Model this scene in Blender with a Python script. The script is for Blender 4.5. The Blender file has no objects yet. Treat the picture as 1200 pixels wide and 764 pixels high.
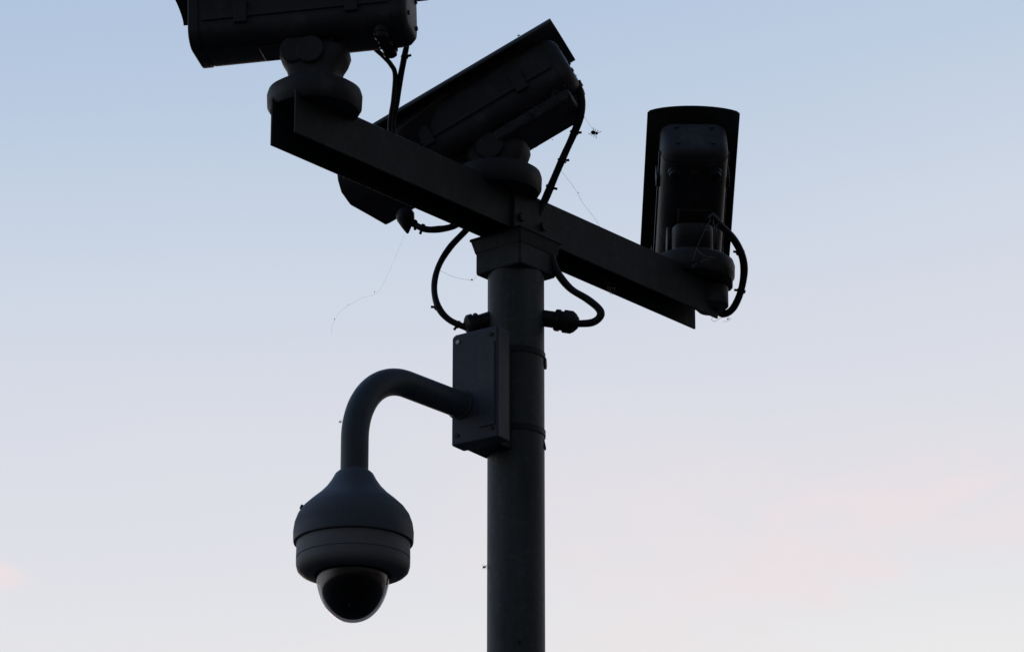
import bpy, bmesh, math, random
from mathutils import Vector, Matrix
from math import sin, cos, pi, radians

sc = bpy.context.scene
C = sc.collection
random.seed(7)

# ---------------------------------------------------------------- camera
D = 8.0
ELEV = radians(20)
CAM = Vector((0, -D*cos(ELEV), 1.6))
FWD = Vector((0, cos(ELEV), sin(ELEV)))
UPV = Vector((0, -sin(ELEV), cos(ELEV)))
FPX = 1200*D/2.076
cd = bpy.data.cameras.new('camera')
cam = bpy.data.objects.new('camera', cd)
C.objects.link(cam)
cam.location = CAM
cam.rotation_euler = (radians(90)+ELEV, 0, 0)
cd.sensor_width = 36.0
cd.lens = 36.0*D/2.076
cd.clip_end = 5000
sc.camera = cam
sc.render.resolution_x = 1024
sc.render.resolution_y = 651

# ---------------------------------------------------------------- world: dusk sky with thin cloud
SUN_EL, SUN_AZ = 3.0, -12.0         # low sun far behind the pole (degrees from +Y)
w = bpy.data.worlds.new('World')
sc.world = w
w.use_nodes = True
nt = w.node_tree
nt.nodes.clear()
N = nt.nodes.new
def lk(a, b): nt.links.new(a, b)
out = N('ShaderNodeOutputWorld')
bg = N('ShaderNodeBackground'); bg.inputs['Strength'].default_value = 0.1
sky = N('ShaderNodeTexSky'); sky.sky_type = 'NISHITA'; sky.sun_disc = False
sky.sun_elevation = radians(SUN_EL); sky.sun_rotation = radians(SUN_AZ)
sky.air_density = 1.0; sky.dust_density = 0.6; sky.ozone_density = 2.0
tc = N('ShaderNodeTexCoord')
sep = N('ShaderNodeSeparateXYZ'); lk(tc.outputs['Generated'], sep.inputs[0])
def M(op, a, b=None, c=None, clamp=False):
    n = N('ShaderNodeMath'); n.operation = op; n.use_clamp = clamp
    for i, v in enumerate((a, b, c)):
        if v is None: continue
        if isinstance(v, (int, float)): n.inputs[i].default_value = v
        else: lk(v, n.inputs[i])
    return n.outputs[0]
# height above the horizon, shifted a little by azimuth (brighter towards the sunset)
side = M('MULTIPLY', sep.outputs['X'], -0.14)
warp = N('ShaderNodeTexNoise'); warp.inputs['Scale'].default_value = 2.6; warp.inputs['Detail'].default_value = 3
mapw = N('ShaderNodeMapping'); mapw.inputs['Scale'].default_value = (1.0, 1.0, 3.2); mapw.inputs['Rotation'].default_value = (0, radians(14), 0)
lk(tc.outputs['Generated'], mapw.inputs[0]); lk(mapw.outputs[0], warp.inputs['Vector'])
wv = M('MULTIPLY', M('SUBTRACT', warp.outputs[0], 0.5), 0.05)
h = M('ADD', M('ADD', sep.outputs['Z'], side), wv)
ramp = N('ShaderNodeValToRGB')
lk(h, ramp.inputs[0])
stops = [(-0.02, (.30, .26, .27)), (0.03, (.90, .76, .66)), (0.14, (.92, .87, .84)), (0.237, (.880, .875, .878)), (0.273, (.812, .815, .850)),
         (0.324, (.735, .755, .838)), (0.36, (.658, .720, .828)), (0.408, (.508, .622, .790)), (0.444, (.444, .566, .762)), (0.62, (.27, .40, .63)), (1.0, (.12, .20, .40))]
e = ramp.color_ramp.elements
e[0].position = 0.0; e[0].color = (.30, .26, .27, 1)
e[1].position = 1.0; e[1].color = (*stops[-1][1], 1)
for p, c_ in stops[1:-1]:
    q = e.new(p); q.color = (*c_, 1)
ramp.color_ramp.interpolation = 'LINEAR'
# thin cloud streaks lit pink by the sunset
cn = N('ShaderNodeTexNoise'); cn.inputs['Scale'].default_value = 7.0; cn.inputs['Detail'].default_value = 7; cn.inputs['Roughness'].default_value = .55
mapc = N('ShaderNodeMapping'); mapc.inputs['Scale'].default_value = (1.0, 1.0, 3.0); mapc.inputs['Rotation'].default_value = (0, radians(28), 0)
mapc.inputs['Location'].default_value = (1.7, 0.4, 0.945)
lk(tc.outputs['Generated'], mapc.inputs[0]); lk(mapc.outputs[0], cn.inputs['Vector'])
cl = N('ShaderNodeMapRange'); cl.inputs['From Min'].default_value = .475; cl.inputs['From Max'].default_value = .66
lk(cn.outputs[0], cl.inputs['Value'])
low = N('ShaderNodeMapRange'); low.interpolation_type = 'SMOOTHSTEP'; low.inputs['From Min'].default_value = .338; low.inputs['From Max'].default_value = .283
lk(sep.outputs['Z'], low.inputs['Value'])
rt = N('ShaderNodeMapRange'); rt.interpolation_type = 'SMOOTHSTEP'   # most of the pink lies right of the pole
rt.inputs['From Min'].default_value = -.06; rt.inputs['From Max'].default_value = .09
rt.inputs['To Min'].default_value = .45; rt.inputs['To Max'].default_value = 1.0
lk(sep.outputs['X'], rt.inputs['Value'])
cf = M('MULTIPLY', M('MULTIPLY', M('MULTIPLY', cl.outputs[0], low.outputs[0], clamp=True), rt.outputs[0]), 0.6, clamp=True)
# two small pink clouds: one low right of the pole, one far to the left
wn = N('ShaderNodeTexNoise'); wn.inputs['Scale'].default_value = 34; wn.inputs['Detail'].default_value = 6; wn.inputs['Roughness'].default_value = .62
mapn = N('ShaderNodeMapping'); mapn.inputs['Rotation'].default_value = (0, radians(32), 0); mapn.inputs['Scale'].default_value = (.55, 1, 1.7)
lk(tc.outputs['Generated'], mapn.inputs[0]); lk(mapn.outputs[0], wn.inputs['Vector'])
def cloud(px, py, ra, rb, turn, amount):
    d0 = (FWD*FPX + Vector((1, 0, 0))*(px-600) + UPV*(382-py)).normalized()
    ax = Vector((1, 0, 0)); ay = (UPV - d0*UPV.dot(d0)).normalized()
    u_ = ax*cos(turn)+ay*sin(turn); v_ = ay*cos(turn)-ax*sin(turn)
    def comp(v, r_):
        n = N('ShaderNodeVectorMath'); n.operation = 'DOT_PRODUCT'; lk(tc.outputs['Generated'], n.inputs[0]); n.inputs[1].default_value = v/r_
        return M('ADD', n.outputs['Value'], -d0.dot(v)/r_)
    a_, b_ = comp(u_, ra), comp(v_, rb)
    q = M('ADD', M('MULTIPLY', a_, a_), M('MULTIPLY', b_, b_))
    q = M('ADD', q, M('MULTIPLY', M('SUBTRACT', wn.outputs[0], .5), 5.5))
    g = N('ShaderNodeMapRange'); g.interpolation_type = 'SMOOTHERSTEP'
    g.inputs['From Min'].default_value = 1.7; g.inputs['From Max'].default_value = -.6; g.inputs['To Max'].default_value = amount
    lk(q, g.inputs['Value']); return g.outputs[0]
cf = M('MAXIMUM', cf, M('MAXIMUM', cloud(985, 622, .040, .015, radians(30), .66), cloud(-8, 674, .009, .0042, radians(-8), .75)))
mixc = N('ShaderNodeMix'); mixc.data_type = 'RGBA'
lk(cf, mixc.inputs['Factor']); lk(ramp.outputs[0], mixc.inputs['A']); mixc.inputs['B'].default_value = (.905, .785, .80, 1)
# darker dome away from the sunset
sd = Vector((sin(radians(SUN_AZ)), cos(radians(SUN_AZ)), 0))
dot = M('ADD', M('MULTIPLY', sep.outputs['X'], -0.48), M('MULTIPLY', sep.outputs['Y'], sd.y))
az = N('ShaderNodeMapRange'); az.interpolation_type = 'SMOOTHSTEP'
az.inputs['From Min'].default_value = -0.5; az.inputs['From Max'].default_value = 0.72
az.inputs['To Min'].default_value = 0.16; az.inputs['To Max'].default_value = 1.0
lk(dot, az.inputs['Value'])
up = N('ShaderNodeMapRange'); up.inputs['From Min'].default_value = 0.5; up.inputs['From Max'].default_value = 1.0
up.inputs['To Min'].default_value = 0.0; up.inputs['To Max'].default_value = 0.45
lk(sep.outputs['Z'], up.inputs['Value'])
azf = M('MAXIMUM', az.outputs[0], up.outputs[0])
sc10 = N('ShaderNodeVectorMath'); sc10.operation = 'SCALE'
lk(mixc.outputs['Result'], sc10.inputs[0]); lk(M('MULTIPLY', azf, 10.0), sc10.inputs['Scale'])
mixs = N('ShaderNodeMix'); mixs.data_type = 'RGBA'; mixs.inputs['Factor'].default_value = 0.93
lk(sky.outputs[0], mixs.inputs['A']); lk(sc10.outputs[0], mixs.inputs['B'])
lk(mixs.outputs['Result'], bg.inputs['Color']); lk(bg.outputs[0], out.inputs[0])

sl = bpy.data.lights.new('sun', 'SUN'); sl.energy = 0.2; sl.angle = radians(10); sl.color = (1, .82, .70)
so = bpy.data.objects.new('sun', sl); C.objects.link(so)
sdir = Vector((sin(radians(SUN_AZ))*cos(radians(SUN_EL)), cos(radians(SUN_AZ))*cos(radians(SUN_EL)), sin(radians(SUN_EL))))
so.rotation_euler = (-sdir).to_track_quat('-Z', 'Y').to_euler()
so.location = sdir*30

vs = sc.view_settings
vs.view_transform = 'Standard'; vs.look = 'None'; vs.exposure = 0.0; vs.gamma = 1.0; vs.use_curve_mapping = False

# ---------------------------------------------------------------- helpers
def at(px, py, Y):
    """point of the plane y = Y seen at a pixel of the 1200 x 764 photograph"""
    r = FWD*FPX + Vector((1, 0, 0))*(px-600) + UPV*(382-py)
    return CAM + r*((Y-CAM.y)/r.y)

def mat(name, col, rough=.6, metal=0.0, spec=.3, bump=.0, bscale=60, var=.25, vscale=9, dust=.0, streak=None):
    m = bpy.data.materials.new(name); m.use_nodes = True
    t = m.node_tree; p = t.nodes['Principled BSDF']
    p.inputs['Roughness'].default_value = rough; p.inputs['Metallic'].default_value = metal
    p.inputs['Specular IOR Level'].default_value = spec
    tc = t.nodes.new('ShaderNodeTexCoord')
    n = t.nodes.new('ShaderNodeTexNoise'); n.inputs['Scale'].default_value = vscale; n.inputs['Detail'].default_value = 6
    n.inputs['Roughness'].default_value = .65
    if streak:
        mp = t.nodes.new('ShaderNodeMapping'); mp.inputs['Scale'].default_value = (1, 1, streak)
        t.links.new(tc.outputs['Object'], mp.inputs[0]); t.links.new(mp.outputs[0], n.inputs['Vector'])
    else:
        t.links.new(tc.outputs['Object'], n.inputs['Vector'])
    r = t.nodes.new('ShaderNodeValToRGB')
    r.color_ramp.elements[0].position = .3; r.color_ramp.elements[1].position = .72
    r.color_ramp.elements[0].color = (*[c*(1-var) for c in col], 1)
    r.color_ramp.elements[1].color = (*[min(1, c*(1+var)) for c in col], 1)
    t.links.new(n.outputs[0], r.inputs[0])
    src = r.outputs[0]
    if dust:
        n3 = t.nodes.new('ShaderNodeTexNoise'); n3.inputs['Scale'].default_value = vscale*2.7; n3.inputs['Detail'].default_value = 8
        t.links.new(tc.outputs['Object'], n3.inputs['Vector'])
        r3 = t.nodes.new('ShaderNodeValToRGB'); r3.color_ramp.elements[0].position = .55; r3.color_ramp.elements[1].position = .75
        t.links.new(n3.outputs[0], r3.inputs[0])
        mu = t.nodes.new('ShaderNodeMath'); mu.operation = 'MULTIPLY'; mu.inputs[1].default_value = dust
        t.links.new(r3.outputs[0], mu.inputs[0])
        mx = t.nodes.new('ShaderNodeMix'); mx.data_type = 'RGBA'
        t.links.new(mu.outputs[0], mx.inputs['Factor']); t.links.new(src, mx.inputs['A'])
        mx.inputs['B'].default_value = (.16, .15, .14, 1); src = mx.outputs['Result']
    t.links.new(src, p.inputs['Base Color'])
    if bump:
        n2 = t.nodes.new('ShaderNodeTexNoise'); n2.inputs['Scale'].default_value = bscale; n2.inputs['Detail'].default_value = 4
        t.links.new(tc.outputs['Object'], n2.inputs['Vector'])
        b = t.nodes.new('ShaderNodeBump'); b.inputs['Strength'].default_value = bump; b.inputs['Distance'].default_value = .003
        t.links.new(n2.outputs[0], b.inputs['Height']); t.links.new(b.outputs[0], p.inputs['Normal'])
    return m

POLE = mat('pole_paint', (.068, .078, .080), .55, bump=.35, bscale=45, dust=.4, var=.45, vscale=22, streak=.12)
STEEL = mat('dark_coated_steel', (.028, .036, .039), .6, bump=.3, dust=.25)
HOUS = mat('housing_paint', (.040, .040, .044), .55, bump=.12, bscale=120, dust=.3)
DOMER = mat('dome_ring_plastic', (.18, .18, .192), .6, bump=.08, bscale=150, var=.12, dust=.15)
SHLD = mat('sunshield_paint', (.050, .054, .058), .5, bump=.12, bscale=90, dust=.3)
DOMEP = mat('dome_housing_plastic', (.092, .108, .132), .55, bump=.08, bscale=150, var=.12)
ARM = mat('arm_paint', (.070, .088, .105), .5, bump=.2, bscale=70, dust=.15)
BOXM = mat('box_paint', (.070, .080, .105), .55, bump=.2, bscale=80, dust=.2)
BLACK = mat('black_plastic', (.018, .018, .020), .5)
RUB = mat('cable_rubber', (.020, .021, .025), .55, bump=.3, bscale=200)
WEBM = mat('spider_silk', (.42, .42, .44), .8)
DIRT = mat('web_litter', (.05, .045, .04), .9)
BUG = mat('insect_body', (.02, .018, .016), .5)
SCREW = mat('zinc_screw', (.62, .66, .62), .45, metal=.2, spec=.5, var=.1)
GROUND = mat('asphalt', (.045, .045, .047), .9, bump=.6, bscale=80, var=.3, vscale=3)
LENS = mat('lens_glass', (.01, .01, .012), .05, spec=.8)

def bubble_mat():
    m = bpy.data.materials.new('smoked_dome'); m.use_nodes = True
    t = m.node_tree; t.nodes.clear()
    o = t.nodes.new('ShaderNodeOutputMaterial')
    tr = t.nodes.new('ShaderNodeBsdfTransparent'); tr.inputs[0].default_value = (.34, .34, .37, 1)
    gl = t.nodes.new('ShaderNodeBsdfGlossy'); gl.inputs['Roughness'].default_value = .14
    gl.inputs['Color'].default_value = (.8, .8, .82, 1)
    fr = t.nodes.new('ShaderNodeMath'); fr.operation = 'MULTIPLY_ADD'; fr.inputs[1].default_value = .35; fr.inputs[2].default_value = .03
    lw = t.nodes.new('ShaderNodeLayerWeight'); lw.inputs[0].default_value = .25; t.links.new(lw.outputs['Facing'], fr.inputs[0])
    mx = t.nodes.new('ShaderNodeMixShader')
    t.links.new(fr.outputs[0], mx.inputs[0]); t.links.new(tr.outputs[0], mx.inputs[1]); t.links.new(gl.outputs[0], mx.inputs[2])
    t.links.new(mx.outputs[0], o.inputs[0])
    return m
BUBBLE = bubble_mat()

def empty(name, loc=(0, 0, 0), label=None, cat=None, group=None):
    o = bpy.data.objects.new(name, None); C.objects.link(o); o.location = loc
    o.empty_display_size = .05
    return tag(o, label, cat, group)
def tag(o, label=None, cat=None, group=None, kind=None):
    if label: o['label'] = label
    if cat: o['category'] = cat
    if group: o['group'] = group
    if kind: o['kind'] = kind
    return o
def obj(name, bm, m, parent=None, smooth=True, bevel=0, segs=2):
    bmesh.ops.remove_doubles(bm, verts=bm.verts, dist=1e-6)
    bmesh.ops.recalc_face_normals(bm, faces=bm.faces)
    me = bpy.data.meshes.new(name); bm.to_mesh(me); bm.free()
    me.materials.append(m)
    o = bpy.data.objects.new(name, me); C.objects.link(o)
    if parent: o.parent = parent
    if smooth:
        me.polygons.foreach_set('use_smooth', [True]*len(me.polygons))
        me.set_sharp_from_angle(angle=radians(38))
    if bevel:
        b = o.modifiers.new('bevel', 'BEVEL'); b.width = bevel; b.segments = segs; b.limit_method = 'ANGLE'; b.angle_limit = radians(38)
        b.harden_normals = True
    return o
def box(bm, lo, hi, T=None):
    vs = [bm.verts.new((x, y, z)) for x in (lo[0], hi[0]) for y in (lo[1], hi[1]) for z in (lo[2], hi[2])]
    for f in ((0,1,3,2), (4,6,7,5), (0,4,5,1), (2,3,7,6), (0,2,6,4), (1,5,7,3)):
        bm.faces.new([vs[i] for i in f])
    if T is not None: bmesh.ops.transform(bm, matrix=T, verts=vs)
    return vs
def lathe(bm, prof, n=64, T=None, closed_ends=True):
    """profile of (r, z) turned round Z"""
    rings = []; allv = []
    for r, z in prof:
        if r < 1e-6: v = [bm.verts.new((0, 0, z))]
        else: v = [bm.verts.new((r*cos(2*pi*i/n), r*sin(2*pi*i/n), z)) for i in range(n)]
        rings.append(v); allv += v
    for a, b in zip(rings, rings[1:]):
        for i in range(n):
            j = (i+1) % n
            if len(a) == 1 and len(b) == 1: continue
            if len(a) == 1: bm.faces.new((a[0], b[j], b[i]))
            elif len(b) == 1: bm.faces.new((a[i], a[j], b[0]))
            else: bm.faces.new((a[i], a[j], b[j], b[i]))
    if closed_ends:
        for r in (rings[0], rings[-1]):
            if len(r) > 1: bm.faces.new(r)
    if T is not None: bmesh.ops.transform(bm, matrix=T, verts=allv)
    return allv
def spline(pts, per=10):
    P = [Vector(p) for p in pts]
    P = [P[0]*2-P[1]] + P + [P[-1]*2-P[-2]]
    o = []
    for i in range(1, len(P)-2):
        a, b, c, d = P[i-1:i+3]
        for k in range(per):
            t = k/per
            o.append(.5*((2*b)+(c-a)*t+(2*a-5*b+4*c-d)*t*t+(3*b-a-3*c+d)*t**3))
    o.append(P[-2]); return o
def tube(bm, path, r, n=12):
    path = [Vector(p) for p in path]
    rings = []; t0 = None; nrm = None
    for i, p in enumerate(path):
        t = (path[min(i+1, len(path)-1)]-path[max(i-1, 0)]).normalized()
        if nrm is None:
            nrm = t.orthogonal().normalized()
        else:
            nrm = (nrm - t*nrm.dot(t)).normalized()
        b = t.cross(nrm)
        rr = r(i/(len(path)-1)) if callable(r) else r
        rings.append([bm.verts.new(p+(nrm*cos(2*pi*k/n)+b*sin(2*pi*k/n))*rr) for k in range(n)])
    for a, b in zip(rings, rings[1:]):
        for i in range(n):
            j = (i+1) % n; bm.faces.new((a[i], a[j], b[j], b[i]))
    bm.faces.new(rings[0]); bm.faces.new(rings[-1])
def extrude_x(bm, sec, x0, x1, T=None):
    """closed (y,z) section swept along x"""
    a = [bm.verts.new((x0, y, z)) for y, z in sec]; b = [bm.verts.new((x1, y, z)) for y, z in sec]
    n = len(sec)
    for i in range(n):
        j = (i+1) % n; bm.faces.new((a[i], a[j], b[j], b[i]))
    bm.faces.new(a); bm.faces.new(b)
    if T is not None: bmesh.ops.transform(bm, matrix=T, verts=a+b)
def loft(bm, rings):
    R = [[bm.verts.new(p) for p in r] for r in rings]
    n = len(R[0])
    for a, b in zip(R, R[1:]):
        for i in range(n):
            j = (i+1) % n; bm.faces.new((a[i], a[j], b[j], b[i]))
    bm.faces.new(R[0]); bm.faces.new(R[-1])
def cyl(bm, r, p0, p1, n=32, bev=.0):
    p0 = Vector(p0); p1 = Vector(p1); L = (p1-p0).length
    T = Matrix.Translation(p0) @ (p1-p0).to_track_quat('Z', 'Y').to_matrix().to_4x4()
    pr = [(r-bev, 0), (r, bev), (r, L-bev), (r-bev, L)] if bev else [(r, 0), (r, L)]
    lathe(bm, pr, n, T)

# ---------------------------------------------------------------- ground (below the frame; it carries the pole)
bm = bmesh.new(); box(bm, (-400, -400, -.2), (400, 400, 0))
tag(obj('ground', bm, GROUND, smooth=False), kind='structure')

# ---------------------------------------------------------------- pole with mast head and crossbeam
PX = .008                                  # pole axis x
TH = radians(50.3)
B = Vector((cos(TH), sin(TH), 0))          # crossbeam direction, away to the right
NP = Vector((sin(TH), -cos(TH), 0))        # towards the viewer's right
AX = Vector((PX, 0, 0))
R = .0575
ZB, ZT = 4.516, 4.618                      # underside and top of the crossbeam
def beamM(t=0, z=0):
    return Matrix.Translation(AX + B*t + Vector((0, 0, z))) @ Matrix.Rotation(TH, 4, 'Z')
pole = empty('camera_pole', (PX, 0, 0), 'tall round dark steel pole carrying the slanting crossbeam and the cameras', 'pole')
def pobj(name, bm, m, **k):
    o = obj(name, bm, m, None, **k); o.parent = pole; o.matrix_parent_inverse = Matrix.Translation((-PX, 0, 0)); return o
bm = bmesh.new(); lathe(bm, [(R, .012), (R, 4.50)], 96, Matrix.Translation(AX)); pobj('shaft', bm, POLE)
bm = bmesh.new(); box(bm, (-.15, -.15, 0.0), (.15, .15, .012), Matrix.Translation(AX)); pobj('base_plate', bm, POLE, bevel=.003)
# mast head: square block with a flared saddle that holds the beam
zl = at(557, 327, .01).z
bm = bmesh.new()
T = beamM()
box(bm, (-.059, -.059, zl), (.059, .059, 4.512), T)
pobj('mast_head', bm, STEEL, bevel=.006)
bm = bmesh.new()
def sq(h, z): return [T @ Vector((x*h, y*h, z)) for x, y in ((-1, -1), (1, -1), (1, 1), (-1, 1))]
zt = at(549, 284, .01).z; zm = at(557, 303, .01).z
loft(bm, [sq(.0595, zm), sq(.068, zt), sq(.069, ZB-.002)])
pobj('saddle', bm, STEEL, bevel=.004)
bm = bmesh.new()
for s in (-1, 1):
    box(bm, (-.05, s*.0335-.003 if s < 0 else .0335-.003+.003, ZB), (.05, (s*.0335 if s < 0 else .0395), ZT-.02), T)
# side cheeks gripping the beam
bm.free(); bm = bmesh.new()
for s in (-1, 1):
    y0, y1 = sorted((s*.0345, s*.0415)); box(bm, (-.055, y0, ZB-.004), (.055, y1, ZT-.012), T)
pobj('saddle_cheek', bm, STEEL, bevel=.002)
for i, (tx, s) in enumerate([(-.035, -1), (.035, -1), (-.035, 1), (.035, 1)]):
    bm = bmesh.new(); cyl(bm, .009, T @ Vector((tx, s*.0415, ZB+.035)), T @ Vector((tx, s*.0485, ZB+.035)), 6); pobj('bolt', bm, STEEL, smooth=False)
# crossbeam: folded channel open below
bm = bmesh.new()
W, TK = .033, .005
ZN = ZB+.010
sec = [(-W, ZN), (-W, ZT-.004), (-W+.004, ZT), (W-.004, ZT), (W, ZT-.004), (W, ZB), (W-TK, ZB), (W-TK, ZT-TK), (-W+TK, ZT-TK), (-W+TK, ZN)]
extrude_x(bm, sec, -.70, .644, beamM())
pobj('crossbeam', bm, STEEL, bevel=.0012)
# strap bands round pole and box
def band(z, hgt, rr=R+.0022):
    bm = bmesh.new(); lathe(bm, [(R+.0002, z), (rr, z), (rr, z+hgt), (R+.0002, z+hgt)], 96, Matrix.Translation(AX), False)
    return pobj('strap_band', bm, STEEL)
band(at(604, 411, -R).z, .012); band(at(604, 502, -R).z, .012)
bm = bmesh.new(); p = at(638, 426, 0); cyl(bm, .0125, p+Vector((-.004, 0, 0)), p+Vector((.004, -.001, 0)), 6, .001)
pobj('strap_buckle', bm, STEEL)
bm = bmesh.new(); p = at(636, 508, -.005); q = at(640, 526, -.005)
loft(bm, [[p+Vector((-.003, -.008, 0)), p+Vector((-.003, .008, 0)), p+Vector((.0005, .008, 0)), p+Vector((.0005, -.008, 0))],
          [q+Vector((-.006, -.008, 0)), q+Vector((-.006, .008, 0)), q+Vector((0, .008, 0)), q+Vector((0, -.008, 0))]])
pobj('strap_tail', bm, STEEL)
bm = bmesh.new(); p = at(609, 752, -R); cyl(bm, .004, p+Vector((0, -.003, 0)), p+Vector((0, .01, 0)), 12); pobj('grub_screw', bm, STEEL)
# cable glands entering the pole
def gland(p0, p1):
    d = (Vector(p1)-Vector(p0)); L = d.length
    Tm = Matrix.Translation(p0) @ d.to_track_quat('Z', 'Y').to_matrix().to_4x4()
    bm = bmesh.new()
    lathe(bm, [(.017, -.02), (.017, L*.30), (.021, L*.32), (.0225, L*.36), (.0225, L*.46), (.020, L*.48), (.020, L*.55), (.0235, L*.57), (.0235, L*.80), (.019, L*.9), (.0105, L)], 20, Tm)
    g = pobj('cable_gland', bm, BLACK)
    bm = bmesh.new()
    for k in range(8):
        a = 2*pi*k/8
        box(bm, (.0205*cos(a)-.002, .0205*sin(a)-.002, L*.57), (.0205*cos(a)+.0045*cos(a)+.002, .0205*sin(a)+.0045*sin(a)+.002, L*.78), Tm)
    return g
gland(at(570, 376, -.008), at(545, 384, -.012))
gland(at(637, 373, -.005), at(678, 379, -.01))

# ---------------------------------------------------------------- dome camera on its gooseneck
BD = .145                                   # distance of the box front from the pole axis
BW = .112
zb0 = at(530, 523, -.087).z; zb1 = at(530, 392, -.087).z
dome = empty('dome_camera', (PX, 0, 0), 'dome camera with smoked bubble hanging from the curved gooseneck arm', 'security camera')
def dobj(name, bm, m, parent=None, **k):
    o = obj(name, bm, m, None, **k); o.parent = parent or dome
    o.matrix_parent_inverse = Matrix.Translation((-PX, 0, 0)) if parent is None else Matrix.Identity(4)
    return o
Tb = Matrix.Translation(AX) @ Matrix.Rotation(TH+radians(5), 4, 'Z')   # the box sits a few degrees off the beam
# mounting box behind the arm
bm = bmesh.new(); h_ = BW/2
def rr(x, ins, z, n=5, rad=.012):
    o = []
    hw = h_-ins
    return [Tb @ Vector(v) for v in ((-BD+ins, -hw, z), (-x+.0, -hw, z), (-x, hw, z), (-BD+ins, hw, z))]
loft(bm, [rr(.102, 0, zb0), rr(.102, 0, zb1-.006), rr(.102, .006, zb1)])
bx = dobj('mounting_box', bm, BOXM, bevel=.005, segs=3)
bm = bmesh.new(); box(bm, (-.1015, -.026, zb0+.0035), (-.030, .052, zb1-.020), Tb)
dobj('pole_bracket', bm, STEEL, bevel=.003)
bm = bmesh.new(); box(bm, (-BD-.003, -.050, zb0+.026), (-BD+.0005, -.012, zb1-.034), Tb)
lid = dobj('lid', bm, BOXM, bevel=.0015)
lid.parent = bx; lid.matrix_parent_inverse = Matrix.Identity(4)
zf = zb1-.016
for yy, zz, m_ in ((.040, zf-.004, SCREW), (-.040, zf-.003, HOUS), (.042, zb0+.02, HOUS), (-.042, zb0+.02, HOUS)):
    bm = bmesh.new(); cyl(bm, .0042, Tb @ Vector((-BD-.003, yy, zz)), Tb @ Vector((-BD+.001, yy, zz)), 16)
    s_ = dobj('screw', bm, m_); s_.parent = bx; s_.matrix_parent_inverse = Matrix.Identity(4)
# gooseneck
RD = .4575
OFF = Vector((-sin(TH), cos(TH), 0))*.022      # the arm leaves the left half of the box face
zs = at(555, 479, -.103).z+.0095
RB = .150
path = []
p0 = AX - B*(BD-.01)
for i in range(6):
    t = i/5; path.append(AX + OFF - B*((BD-.03)*(1-t) + (RD-RB)*t) + Vector((0, 0, zs)))
for i in range(1, 25):
    a = (pi/2)*i/24
    path.append(AX + OFF - B*(RD-RB+RB*sin(a)) + Vector((0, 0, zs-RB+RB*cos(a))))
DC = AX + OFF - B*RD                               # dome axis
zc = at(414, 553, DC.y).z                    # top of the cap
for i in range(1, 6):
    path.append(DC + Vector((0, 0, (zs-RB)*(1-i/5) + (zc-.02)*i/5)))
bm = bmesh.new(); tube(bm, path, .0268, 32); dobj('gooseneck_arm', bm, ARM)
bm = bmesh.new(); fo = Tb.inverted() @ (AX + OFF - B*BD + Vector((0, 0, zs))); cyl(bm, .0305, Tb @ Vector((-BD-.006, fo.y, zs)), Tb @ Vector((-BD-.0005, fo.y, zs)), 40, .002); dobj('arm_flange', bm, ARM)
k = 1/572.0
def Z(y): return zc-(y-553)*k
TD = Matrix.Translation(DC)
u = 1/625.0
bm = bmesh.new()
lathe(bm, [(15.5*u, Z(553)+.004), (20*u, Z(553.5)), (23*u, Z(556)), (27*u, Z(563)), (33*u, Z(571)), (41*u, Z(579)), (51*u, Z(587)), (60*u, Z(595)),
           (66*u, Z(603)), (69.5*u, Z(612)), (71*u, Z(622)), (71.5*u, Z(632)), (71*u, Z(634)), (69.5*u, Z(634.5)), (60*u, Z(634.5)), (0, Z(634))], 240, TD)
for v in bm.verts:                                # faint moulded ribs round the shoulder
    d = v.co-DC; rad = math.hypot(d.x, d.y)
    if 34*u < rad and Z(631) < v.co.z < Z(575):
        f_ = 1+.010*(cos(60*math.atan2(d.y, d.x))**2)*min(1, (rad-34*u)/(20*u))*min(1, (v.co.z-Z(631))/.01)
        v.co.x = DC.x+d.x*f_; v.co.y = DC.y+d.y*f_
cap = dobj('weather_cap', bm, DOMEP)
bm = bmesh.new()
lathe(bm, [(64*u, Z(634.6)), (67.5*u, Z(635)), (67.8*u, Z(650)), (67.8*u, Z(652)), (66.9*u, Z(652.5)), (66.9*u, Z(653.5)), (67.8*u, Z(654)), (67.6*u, Z(660)), (66*u, Z(665)), (62.5*u, Z(668)), (56*u, Z(670)), (46*u, Z(670.5)), (45*u, Z(668))], 96, TD)
dobj('lower_ring', bm, DOMER)
bm = bmesh.new()
rb = 43.5*u; zcb = Z(668)
def bubble(rad, dz, n):
    o = []
    for i in range(n+1):
        a = pi/2*i/n; o.append((rad*cos(a)**.92, dz-(rad+.025)*sin(a)))
    o[-1] = (0, o[-1][1]); return o
lathe(bm, bubble(rb, zcb, 24), 72, TD, False); bub = dobj('dome_bubble', bm, BUBBLE)
bm = bmesh.new()
rb2 = rb-.0058
lathe(bm, [(0, Z(655)), (rb2, Z(655))]+bubble(rb2, zcb, 18), 56, TD, False); dobj('camera_module', bm, BLACK)
bm = bmesh.new()
bm = bmesh.new()
aim = (Vector((.15, -.75, -.62))).normalized()
cc = DC + Vector((0, 0, zcb-.022))
cyl(bm, .021, cc+aim*(rb2-.014), cc+aim*(rb2-.0012), 32, .002)
dobj('lens', bm, LENS)
bm = bmesh.new(); p = at(354, 594, DC.y); cyl(bm, .005, p+Vector((.004, 0, -.002)), p+Vector((-.003, 0, .001)), 10); dobj('cap_screw', bm, DOMEP)

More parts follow.
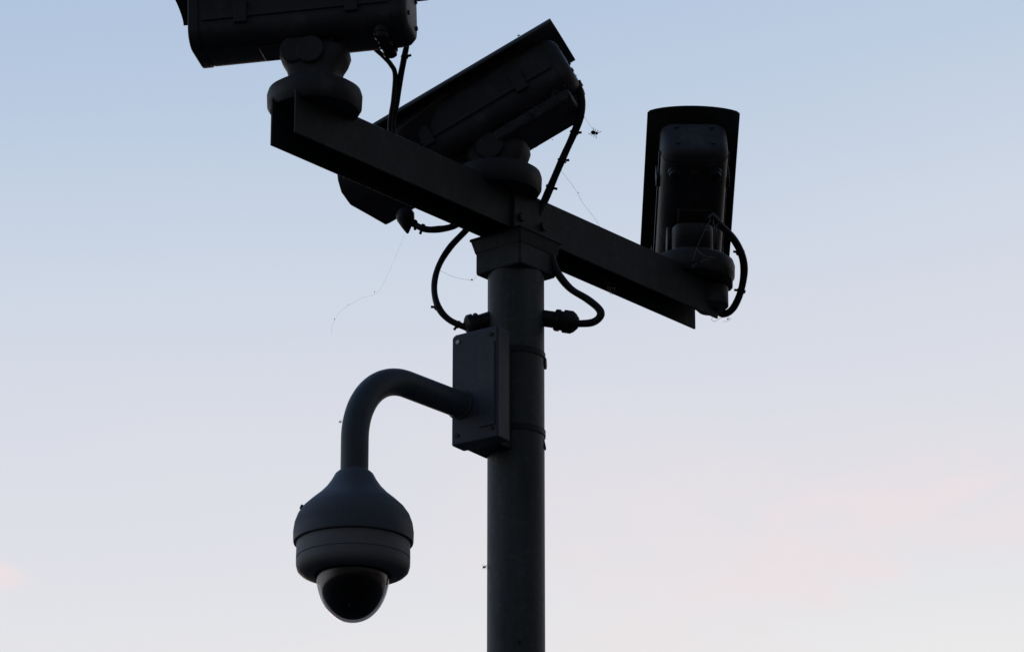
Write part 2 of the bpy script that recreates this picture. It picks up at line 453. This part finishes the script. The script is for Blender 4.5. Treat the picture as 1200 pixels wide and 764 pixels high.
# ---------------------------------------------------------------- housings
def rrect(hw, z0, z1, rt, rbm, n=6):
    o = []
    for cx, cz, r, a0 in ((hw-rt, z1-rt, rt, 0), (-hw+rt, z1-rt, rt, pi/2), (-hw+rbm, z0+rbm, rbm, pi), (hw-rbm, z0+rbm, rbm, 3*pi/2)):
        for i in range(n+1):
            a = a0+pi/2*i/n; o.append((cx+r*cos(a), cz+r*sin(a)))
    return o
def shield_section(hw, zt, rise, drop, tk):
    outer = [(-hw, zt-drop), (-hw, zt-.012)]; inner = [(-hw+tk, zt-drop), (-hw+tk, zt-.012-tk*.3)]
    n = 14
    for i in range(n+1):
        s = -1+2*i/n
        y = s*(hw-.006); zz = zt+rise*(1-s*s)-.004*(abs(s)**6)
        outer.append((y, zz)); inner.append((s*(hw-.006-tk*.6), zz-tk))
    outer += [(hw, zt-.012), (hw, zt-drop)]; inner += [(hw-tk, zt-.012-tk*.3), (hw-tk, zt-drop)]
    return outer + inner[::-1]
# local frame: +x the way the camera looks, z up, origin at the tilt joint below the body
def make_housing():
    t = empty('housed_camera')
    z0, z1 = .014, .132
    bm = bmesh.new()
    rings = []
    for x, s in ((-.225, .70), (-.223, .82), (-.213, .95), (-.200, 1.0), (-.1995, .985), (-.195, .985), (-.1945, 1.0), (.180, 1.0), (.181, .985), (.185, .985), (.186, 1.02), (.204, 1.02), (.206, .99)):
        zc_ = (z0+z1)/2
        rings.append([(x, y*s, zc_+(z-zc_)*s) for y, z in rrect(.072, z0, z1, .018, .036)])
    loft(bm, rings); obj('body', bm, HOUS, t)
    bm = bmesh.new(); extrude_x(bm, rrect(.055, z0+.018, z1-.012, .01, .02), .2045, .2085); obj('front_window', bm, LENS, t)
    bm = bmesh.new(); extrude_x(bm, shield_section(.100, .152, .014, .016, .003), -.240, .258); obj('sunshield', bm, SHLD, t, bevel=.0006, segs=1)
    for y in (-.05, .05):
        bm = bmesh.new(); box(bm, (-.15, y-.008, z1-.003), (.15, y+.008, .158)); obj('shield_rail', bm, HOUS, t)
    for s in (-1, 1):
        bm = bmesh.new(); box(bm, (-.190, s*.0735-.0025, .060), (.178, s*.0735+.0025, .070)); obj('side_rib', bm, HOUS, t, bevel=.001)
    for s in (-1, 1):
        for x in (-.12, .10):
            bm = bmesh.new(); box(bm, (x-.013, s*.0755-.004, .048), (x+.013, s*.0755+.004, .092)); obj('latch', bm, HOUS, t, bevel=.0015)
    for y, z in ((-.048, .045), (.048, .045), (-.048, .112), (.048, .112)):
        bm = bmesh.new(); cyl(bm, .0045, (-.2285, y*.8, .073+(z-.073)*.85), (-.2225, y*.8, .073+(z-.073)*.85), 12); obj('screw', bm, HOUS, t)
    for y in (-.042, 0, .042):
        bm = bmesh.new(); lathe(bm, [(.0155, z0+.012), (.0155, z0-.004), (.0135, z0-.005), (.0135, z0-.014), (.010, z0-.017), (0, z0-.017)], 20, Matrix.Translation((-.172, y, 0)))
        obj('cable_gland', bm, BLACK, t)
    bm = bmesh.new(); box(bm, (-.075, -.032, .008), (.075, .032, .0225)); obj('foot_rail', bm, HOUS, t, bevel=.003)
    bm = bmesh.new(); cyl(bm, .030, (0, -.048, -.006), (0, .048, -.006), 32, .004)
    box(bm, (-.028, -.030, -.006), (.028, .030, .010)); obj('tilt_joint', bm, HOUS, t)
    return t
def bracket(t, drop, disc_r=.090, tip=None):
    """upright part of the swivel bracket; its frame is level, origin on the beam"""
def place(t, tt, az, tilt, height, label, fwd=0.0, off=0.0):
    """tt along beam; puts a housing above the beam with its own level swivel bracket as parts"""
    base = AX + B*tt + NP*off
    pv = base + Vector((0, 0, ZT+height))
    rot = Matrix.Rotation(radians(az), 4, 'Z') @ Matrix.Rotation(radians(tilt), 4, 'Y')
    t.rotation_euler = rot.to_euler()
    tag(t, label, 'security camera', 'housed cameras on the crossbeam')
    Wm = Matrix.Translation(pv) @ rot @ Matrix.Translation((fwd, 0, 0))
    t.location = Wm.translation
    inv = Wm.inverted()
    def add(name, bm, m, **k):
        bmesh.ops.transform(bm, matrix=inv, verts=bm.verts)
        return obj(name, bm, m, t, **k)
    bm = bmesh.new()
    Tl = Matrix.Translation(base)
    lathe(bm, [(.076, ZT-.016), (.086, ZT-.014), (.092, ZT-.004), (.093, ZT+.019), (.090, ZT+.029), (.080, ZT+.036), (.060, ZT+.041), (.0, ZT+.042)], 56, Tl)
    add('swivel_base', bm, HOUS)
    Tr = Matrix.Translation(pv) @ Matrix.Rotation(radians(az), 4, 'Z')
    bm = bmesh.new()
    def ring(hx, hy, z, r=.3):
        o = []
        for i in range(32):
            a = 2*pi*i/32; c_, s_ = cos(a), sin(a); e_ = .55
            o.append(Tr @ Vector((hx*math.copysign(abs(c_)**e_, c_), hy*math.copysign(abs(s_)**e_, s_), z)))
        return o
    H_ = height
    loft(bm, [ring(.050, .050, -H_+.038), ring(.048, .045, -H_+.050), ring(.053, .045, -.040), ring(.062, .046, -.026), ring(.068, .046, -.010), ring(.066, .045, .002), ring(.058, .042, .006)])
    add('swivel_neck', bm, HOUS)
    for s in (-1, 1):
        bm = bmesh.new()
        lathe(bm, [(.0, 0), (.026, 0), (.028, .002), (.028, .007), (.026, .009), (.0, .009)], 32, Tr @ Matrix.Translation((0, s*.0455, -.012)) @ Matrix.Rotation(-s*pi/2, 4, 'X'))
        add('pivot_cap', bm, HOUS)
    return t
CAM1 = dict(tt=-.612, az=170, tilt=1.8, height=.111, fwd=.032)
CAM2 = dict(tt=-.062, az=165, tilt=27, height=.085, fwd=.010)
CAM3 = dict(tt=.597, az=91.5, tilt=31, height=.095, fwd=.014)
def copy_tree(o, parent=None):
    c = o.copy(); C.objects.link(c)
    if parent: c.parent = parent
    for ch in list(o.children): copy_tree(ch, c)
    return c
proto = make_housing()
h2 = copy_tree(proto); h3 = copy_tree(proto)
place(proto, label='housed camera at the near end of the crossbeam, cut by the top of the picture', **CAM1)
place(h2, label='tilted housed camera above the pole top, cobwebs along its underside', **CAM2)
place(h3, label='housed camera seen from behind and below at the far right end of crossbeam', **CAM3)

bm = bmesh.new(); box(bm, (-.20, -.058, -.016), (-.02, .058, .0135)); obj('cable_box', bm, HOUS, h2, bevel=.008)
# added block, shaped to fill out the outline below the middle camera's front
axis = Wh2_dir = (Matrix.Rotation(radians(CAM2['az']), 4, 'Z') @ Matrix.Rotation(radians(CAM2['tilt']), 4, 'Y')) @ Vector((1, 0, 0))
sec3 = [at(393, 196, -.06), at(395, 212, -.06), at(399, 226, -.055), at(410, 241, -.04), at(431, 253, .01), at(452, 265, .06), at(500, 232, .06), at(512, 212, .05), at(450, 150, -.06)]
bm = bmesh.new()
loft(bm, [[p for p in sec3], [p-axis*.15 for p in sec3]])
bmesh.ops.transform(bm, matrix=(Matrix.Translation(h2.location) @ h2.rotation_euler.to_matrix().to_4x4()).inverted(), verts=bm.verts)
obj('added_front_block', bm, HOUS, h2, bevel=.004)
# stub under the far right end of the beam
bm = bmesh.new()
p = at(833, 363, AX.y+B.y*.632-.008)
q = p.copy(); cyl(bm, .0385, q+Vector((0, 0, -.004)), Vector((q.x, q.y, ZT-.01)), 40, .012); pobj('end_stub', bm, STEEL)
bm = bmesh.new(); p = at(853, 330, AX.y+B.y*.655); cyl(bm, .021, p+Vector((-.02, 0, 0)), p+Vector((.010, 0, 0)), 28, .006); pobj('end_knob', bm, BLACK)

# ---------------------------------------------------------------- cables
def cable(pts, r, label, ties=(), extra=None, per=10, plug=False):
    P = [at(*p) for p in pts]
    S = spline(P, per)
    bm = bmesh.new(); o0 = P[0].copy()
    ph = random.random()*9
    tube(bm, [p-o0+Vector((sin(i*.16+ph), 0, cos(i*.12+ph)))*.0010 for i, p in enumerate(S)], lambda t: r*(1+.05*sin(11*t+ph)+.03*sin(29*t+ph*2)), 12)
    root = empty('cable', o0, label, 'cable')
    obj('sheath', bm, RUB, root)
    if extra:
        bm = bmesh.new(); tube(bm, [p-o0 for p in spline([at(*p) for p in extra], per)], r*.8, 12); obj('sheath', bm, RUB, root)
    if plug:
        a_, b_ = at(474, 246, -.06), at(478, 276, -.06)
        bm = bmesh.new(); lathe(bm, [(.014, 0), (.019, .010), (.018, .022), (.009, .040), (.002, .052)], 20, Matrix.Translation(a_-o0) @ (b_-a_).to_track_quat('Z', 'Y').to_matrix().to_4x4())
        obj('plug', bm, BLACK, root)
    for tpos, ang in ties:
        i = min(int(tpos*(len(S)-1)), len(S)-2)
        d = (S[i+1]-S[i]).normalized()
        Tm = Matrix.Translation(S[i]-o0) @ d.to_track_quat('Z', 'Y').to_matrix().to_4x4()
        bm = bmesh.new(); lathe(bm, [(r*.95, -.0022), (r*1.22, -.0022), (r*1.22, .0022), (r*.95, .0022)], 14, Tm)
        side = Vector((cos(ang), 0, sin(ang)))
        c0 = S[i]-o0+side*r; 
        cyl(bm, .0028, c0, c0+side*.0075, 8)
        obj('cable_tie', bm, BLACK, root)
    return root
y1 = AX.y+B.y*-.612
cable([(478, 30, y1+.05), (478, 48, y1+.06), (473, 72, y1+.08), (468, 95, y1+.10), (465, 120, y1+.12), (461, 150, y1+.14), (470, 200, y1+.16)], .0062,
      'pair of black cables dropping from the leftmost camera and joining behind the beam', ties=((.30, 0.3),),
      extra=[(440, 58, y1+.04), (449, 66, y1+.05), (458, 76, y1+.07), (463, 88, y1+.09), (461, 118, y1+.11), (457, 150, y1+.13), (462, 200, y1+.15)])
cable([(474, 250, -.06), (484, 261, -.06), (498, 268, -.07), (513, 269, -.07), (530, 266, -.06), (550, 255, -.05)], .0068,
      'short black cable with a pointed plug sagging below the crossbeam left of the mast head', ties=((.22, -1.4), (.36, -1.9)), plug=True)
cable([(560, 255, .06), (545, 271, .05), (527, 290, .03), (514, 313, .01), (509, 338, 0), (513, 360, -.01), (526, 375, -.01), (549, 385, -.012)], .0066,
      'black cable looping out left of the pole into the left gland', ties=((.72, 3.1), (.93, -2.2)))
cable([(645, 300, 0), (652, 318, 0), (668, 337, 0), (688, 350, -.005), (701, 362, -.01), (703, 371, -.01), (694, 378, -.01), (672, 379, -.01)], .0078,
      'thick black cable bending under the beam into the right gland')
cable([(677, 95, -.10), (681, 115, -.09), (680, 135, -.08), (672, 158, -.06), (661, 183, -.04), (648, 212, -.02), (638, 235, 0), (630, 255, 0)], .0078,
      'black cable hanging from the rear of the tilted middle camera', ties=((.42, 0), (.60, .1), (.76, -.3)))
y3 = AX.y+B.y*.635
cable([(833, 252, y3-.17), (845, 264, y3-.15), (859, 280, y3-.12), (869, 300, y3-.09), (872, 320, y3-.06), (868, 343, y3-.03), (858, 362, y3), (846, 368, y3+.02), (835, 358, y3+.03)], .0080,
      'black cable curving round the right side of the rightmost camera', ties=((.36, 3.0), (.62, 3.0)))

# ---------------------------------------------------------------- spider, small insects, webs
def insect(px, py, Y, s, label, cat='insect', name='insect', legs=6, rz=0.0, tilt=0.0):
    p = at(px, py, Y)
    root = empty(name, p, label, cat); root.rotation_euler = (tilt, rz, 0)
    bm = bmesh.new()
    lathe(bm, [(0, -.5*s), (.16*s, -.42*s), (.25*s, -.2*s), (.22*s, 0), (.10*s, .08*s), (.17*s, .2*s), (.15*s, .34*s), (0, .42*s)], 14, Matrix.Rotation(radians(75), 4, 'Y'))
    obj('body', bm, BUG, root)
    for i in range(legs):
        sd_ = -1 if i % 2 else 1; kx = (i//2)/(legs/2-1)-.5
        bm = bmesh.new()
        tube(bm, spline([(kx*.3*s, 0, 0), (kx*.7*s, sd_*.18*s, sd_*.35*s), (kx*1.1*s, sd_*.25*s, sd_*.62*s)], 4), .035*s, 5)
        obj('leg', bm, BUG, root)
    return root
insect(697, 156, -.10, .017, 'small dark spider hanging in its web right of the middle camera', 'spider', 'spider', 8, rz=.5)
insect(543, 84, -.06, .007, 'tiny insect on the upper edge of the middle camera, halfway along')
insect(608, 42, -.11, .006, 'tiny insect near the top corner of the middle camera')
insect(497, 116, -.03, .005, 'tiny insect at the lower left of the middle camera top edge')
insect(399, 494, DC.y, .006, 'tiny insect clinging to the outside of the curved arm')
insect(568, 664, -.01, .009, 'tiny insect clinging to the left side of the pole, low down')

def strands(name, segs, r, m, label, cat='spider web', kind=None, litter=(), group=None):
    o0 = at(*segs[0][0]); bm = bmesh.new()
    for s in segs:
        tube(bm, [p-o0 for p in spline([at(*p) for p in s], 6)], r, 4)
    o = obj(name, bm, m, smooth=False); o.location = o0
    tag(o, label, cat, kind=kind, group=group)
    for px, py, Y, q in litter:
        bm = bmesh.new()
        lathe(bm, [(0, -q), (q*.8, -q*.4), (q, .2*q), (0, q)], 6, Matrix.Translation(at(px, py, Y)-o0) @ Matrix.Rotation(random.random()*3, 4, 'Y'))
        obj('litter', bm, DIRT, o)
    return o
strands('spider_web', [[(679, 130, -.08), (688, 142, -.09), (697, 156, -.10)]], .00024, WEBM, 'short web thread from the middle camera cable to the dark spider')
strands('spider_web', [[(655, 197, -.03), (662, 206, -.02), (674, 222, 0), (683, 238, .05), (697, 256, .10), (703, 266, .11)]], .0003, WEBM, 'fine slack web strand above the crossbeam, right of the middle camera cable', litter=[(678, 226, 0, .0012)])
strands('spider_web', [[(474, 275, -.06), (462, 305, -.08), (446, 338, -.12), (436, 346, -.12), (424, 349, -.12), (412, 356, -.12), (398, 366, -.12), (390, 380, -.12), (388, 392, -.12)]], .00012, WEBM,
        'loose web strand trailing in the air below the lower end of the middle camera', litter=[(439, 342, -.12, .0012), (392, 374, -.12, .0013), (408, 357, -.12, .001)])
strands('spider_web', [[(515, 317, 0), (533, 325, 0), (553, 328, 0), (560, 322, .01)]], .00024, WEBM, 'single web thread between the left cable loop and the mast head', litter=[(553, 328, 0, .0022)])
# bundles of silk on the right camera
def silk(segs, litter, label):
    return strands('spider_web', segs, .0004, WEBM, label, litter=litter)
yy = y3-.17
silk([[(835, 253, yy), (826, 270, yy), (816, 292, yy+.02), (811, 312, yy+.05)], [(835, 253, yy), (838, 280, yy), (832, 304, yy+.05)], [(826, 270, yy), (836, 268, yy), (842, 262, yy)],
      [(816, 292, yy+.02), (826, 300, yy+.02), (838, 302, yy+.03)], [(811, 312, yy+.05), (822, 306, yy+.05), (832, 304, yy+.05)]],
     [(836, 250, yy, .0028), (811, 306, yy+.04, .004), (812, 314, yy+.04, .005), (831, 262, yy, .002)], 'dusty web hanging under the rightmost camera body')
silk([[(835, 371, y3), (834, 375, y3), (838, 377, y3)], [(852, 371, y3), (856, 374, y3), (851, 377, y3), (848, 376, y3)], [(838, 377, y3), (844, 373, y3), (852, 371, y3)]],
     [(853, 374, y3, .0022)], 'wisps of web below the rounded stub at the far beam end')
yb = AX.y+B.y*.33
silk([[(706, 326, yb), (712, 333, yb), (718, 345, yb)], [(710, 330, yb), (716, 332, yb), (721, 334, yb)], [(712, 333, yb), (715, 338, yb), (722, 337, yb)], [(712, 333, yb), (714, 341, yb), (718, 345, yb)],
      [(709, 329, yb), (713, 340, yb), (716, 346, yb)], [(721, 334, yb), (720, 340, yb), (718, 345, yb)], [(711, 336, yb), (716, 337, yb), (721, 339, yb)]],
     [(714, 335, yb, .003), (717, 340, yb, .002)], 'small pale web patch under the crossbeam right of the mast head')
# cobweb fluff along the underside and rear of the middle camera
Wh2 = Matrix.Translation(AX+B*CAM2['tt']+Vector((0, 0, ZT+CAM2['height']))) @ Matrix.Rotation(radians(CAM2['az']), 4, 'Z') @ Matrix.Rotation(radians(CAM2['tilt']), 4, 'Y') @ Matrix.Translation((CAM2['fwd'], 0, 0))
bm = bmesh.new()
for i in range(150):
    x = -.196+random.random()**1.6*.17
    s = random.choice((-1, 1, 1))
    y = .055*s+random.gauss(0, .010); z = -.014+random.random()*.03
    if random.random() < .25: x = -.222+random.gauss(0, .0015); y = random.uniform(-.042, .042); z = .045+random.random()*.06
    p = Wh2 @ Vector((x, y, z))
    q = .0012+random.random()*.0026
    if random.random() < .5:
        lathe(bm, [(0, -q), (q*.8, -q*.5), (q*.9, .3*q), (0, q)], 5, Matrix.Translation(p) @ Matrix.Rotation(random.random()*3, 4, 'X'))
    else:
        v = Vector((random.gauss(0, 1), random.gauss(0, 1), -abs(random.gauss(0, 1)))).normalized()*(.006+random.random()*.010)
        tube(bm, [p, p+v*.5+Vector((random.gauss(0, .002), 0, 0)), p+v], .0007, 4)
fl = obj('cobweb_fluff', bm, DIRT)
tag(fl, 'dark cobweb fluff along the underside and rear of the middle camera', 'cobweb', kind='stuff')
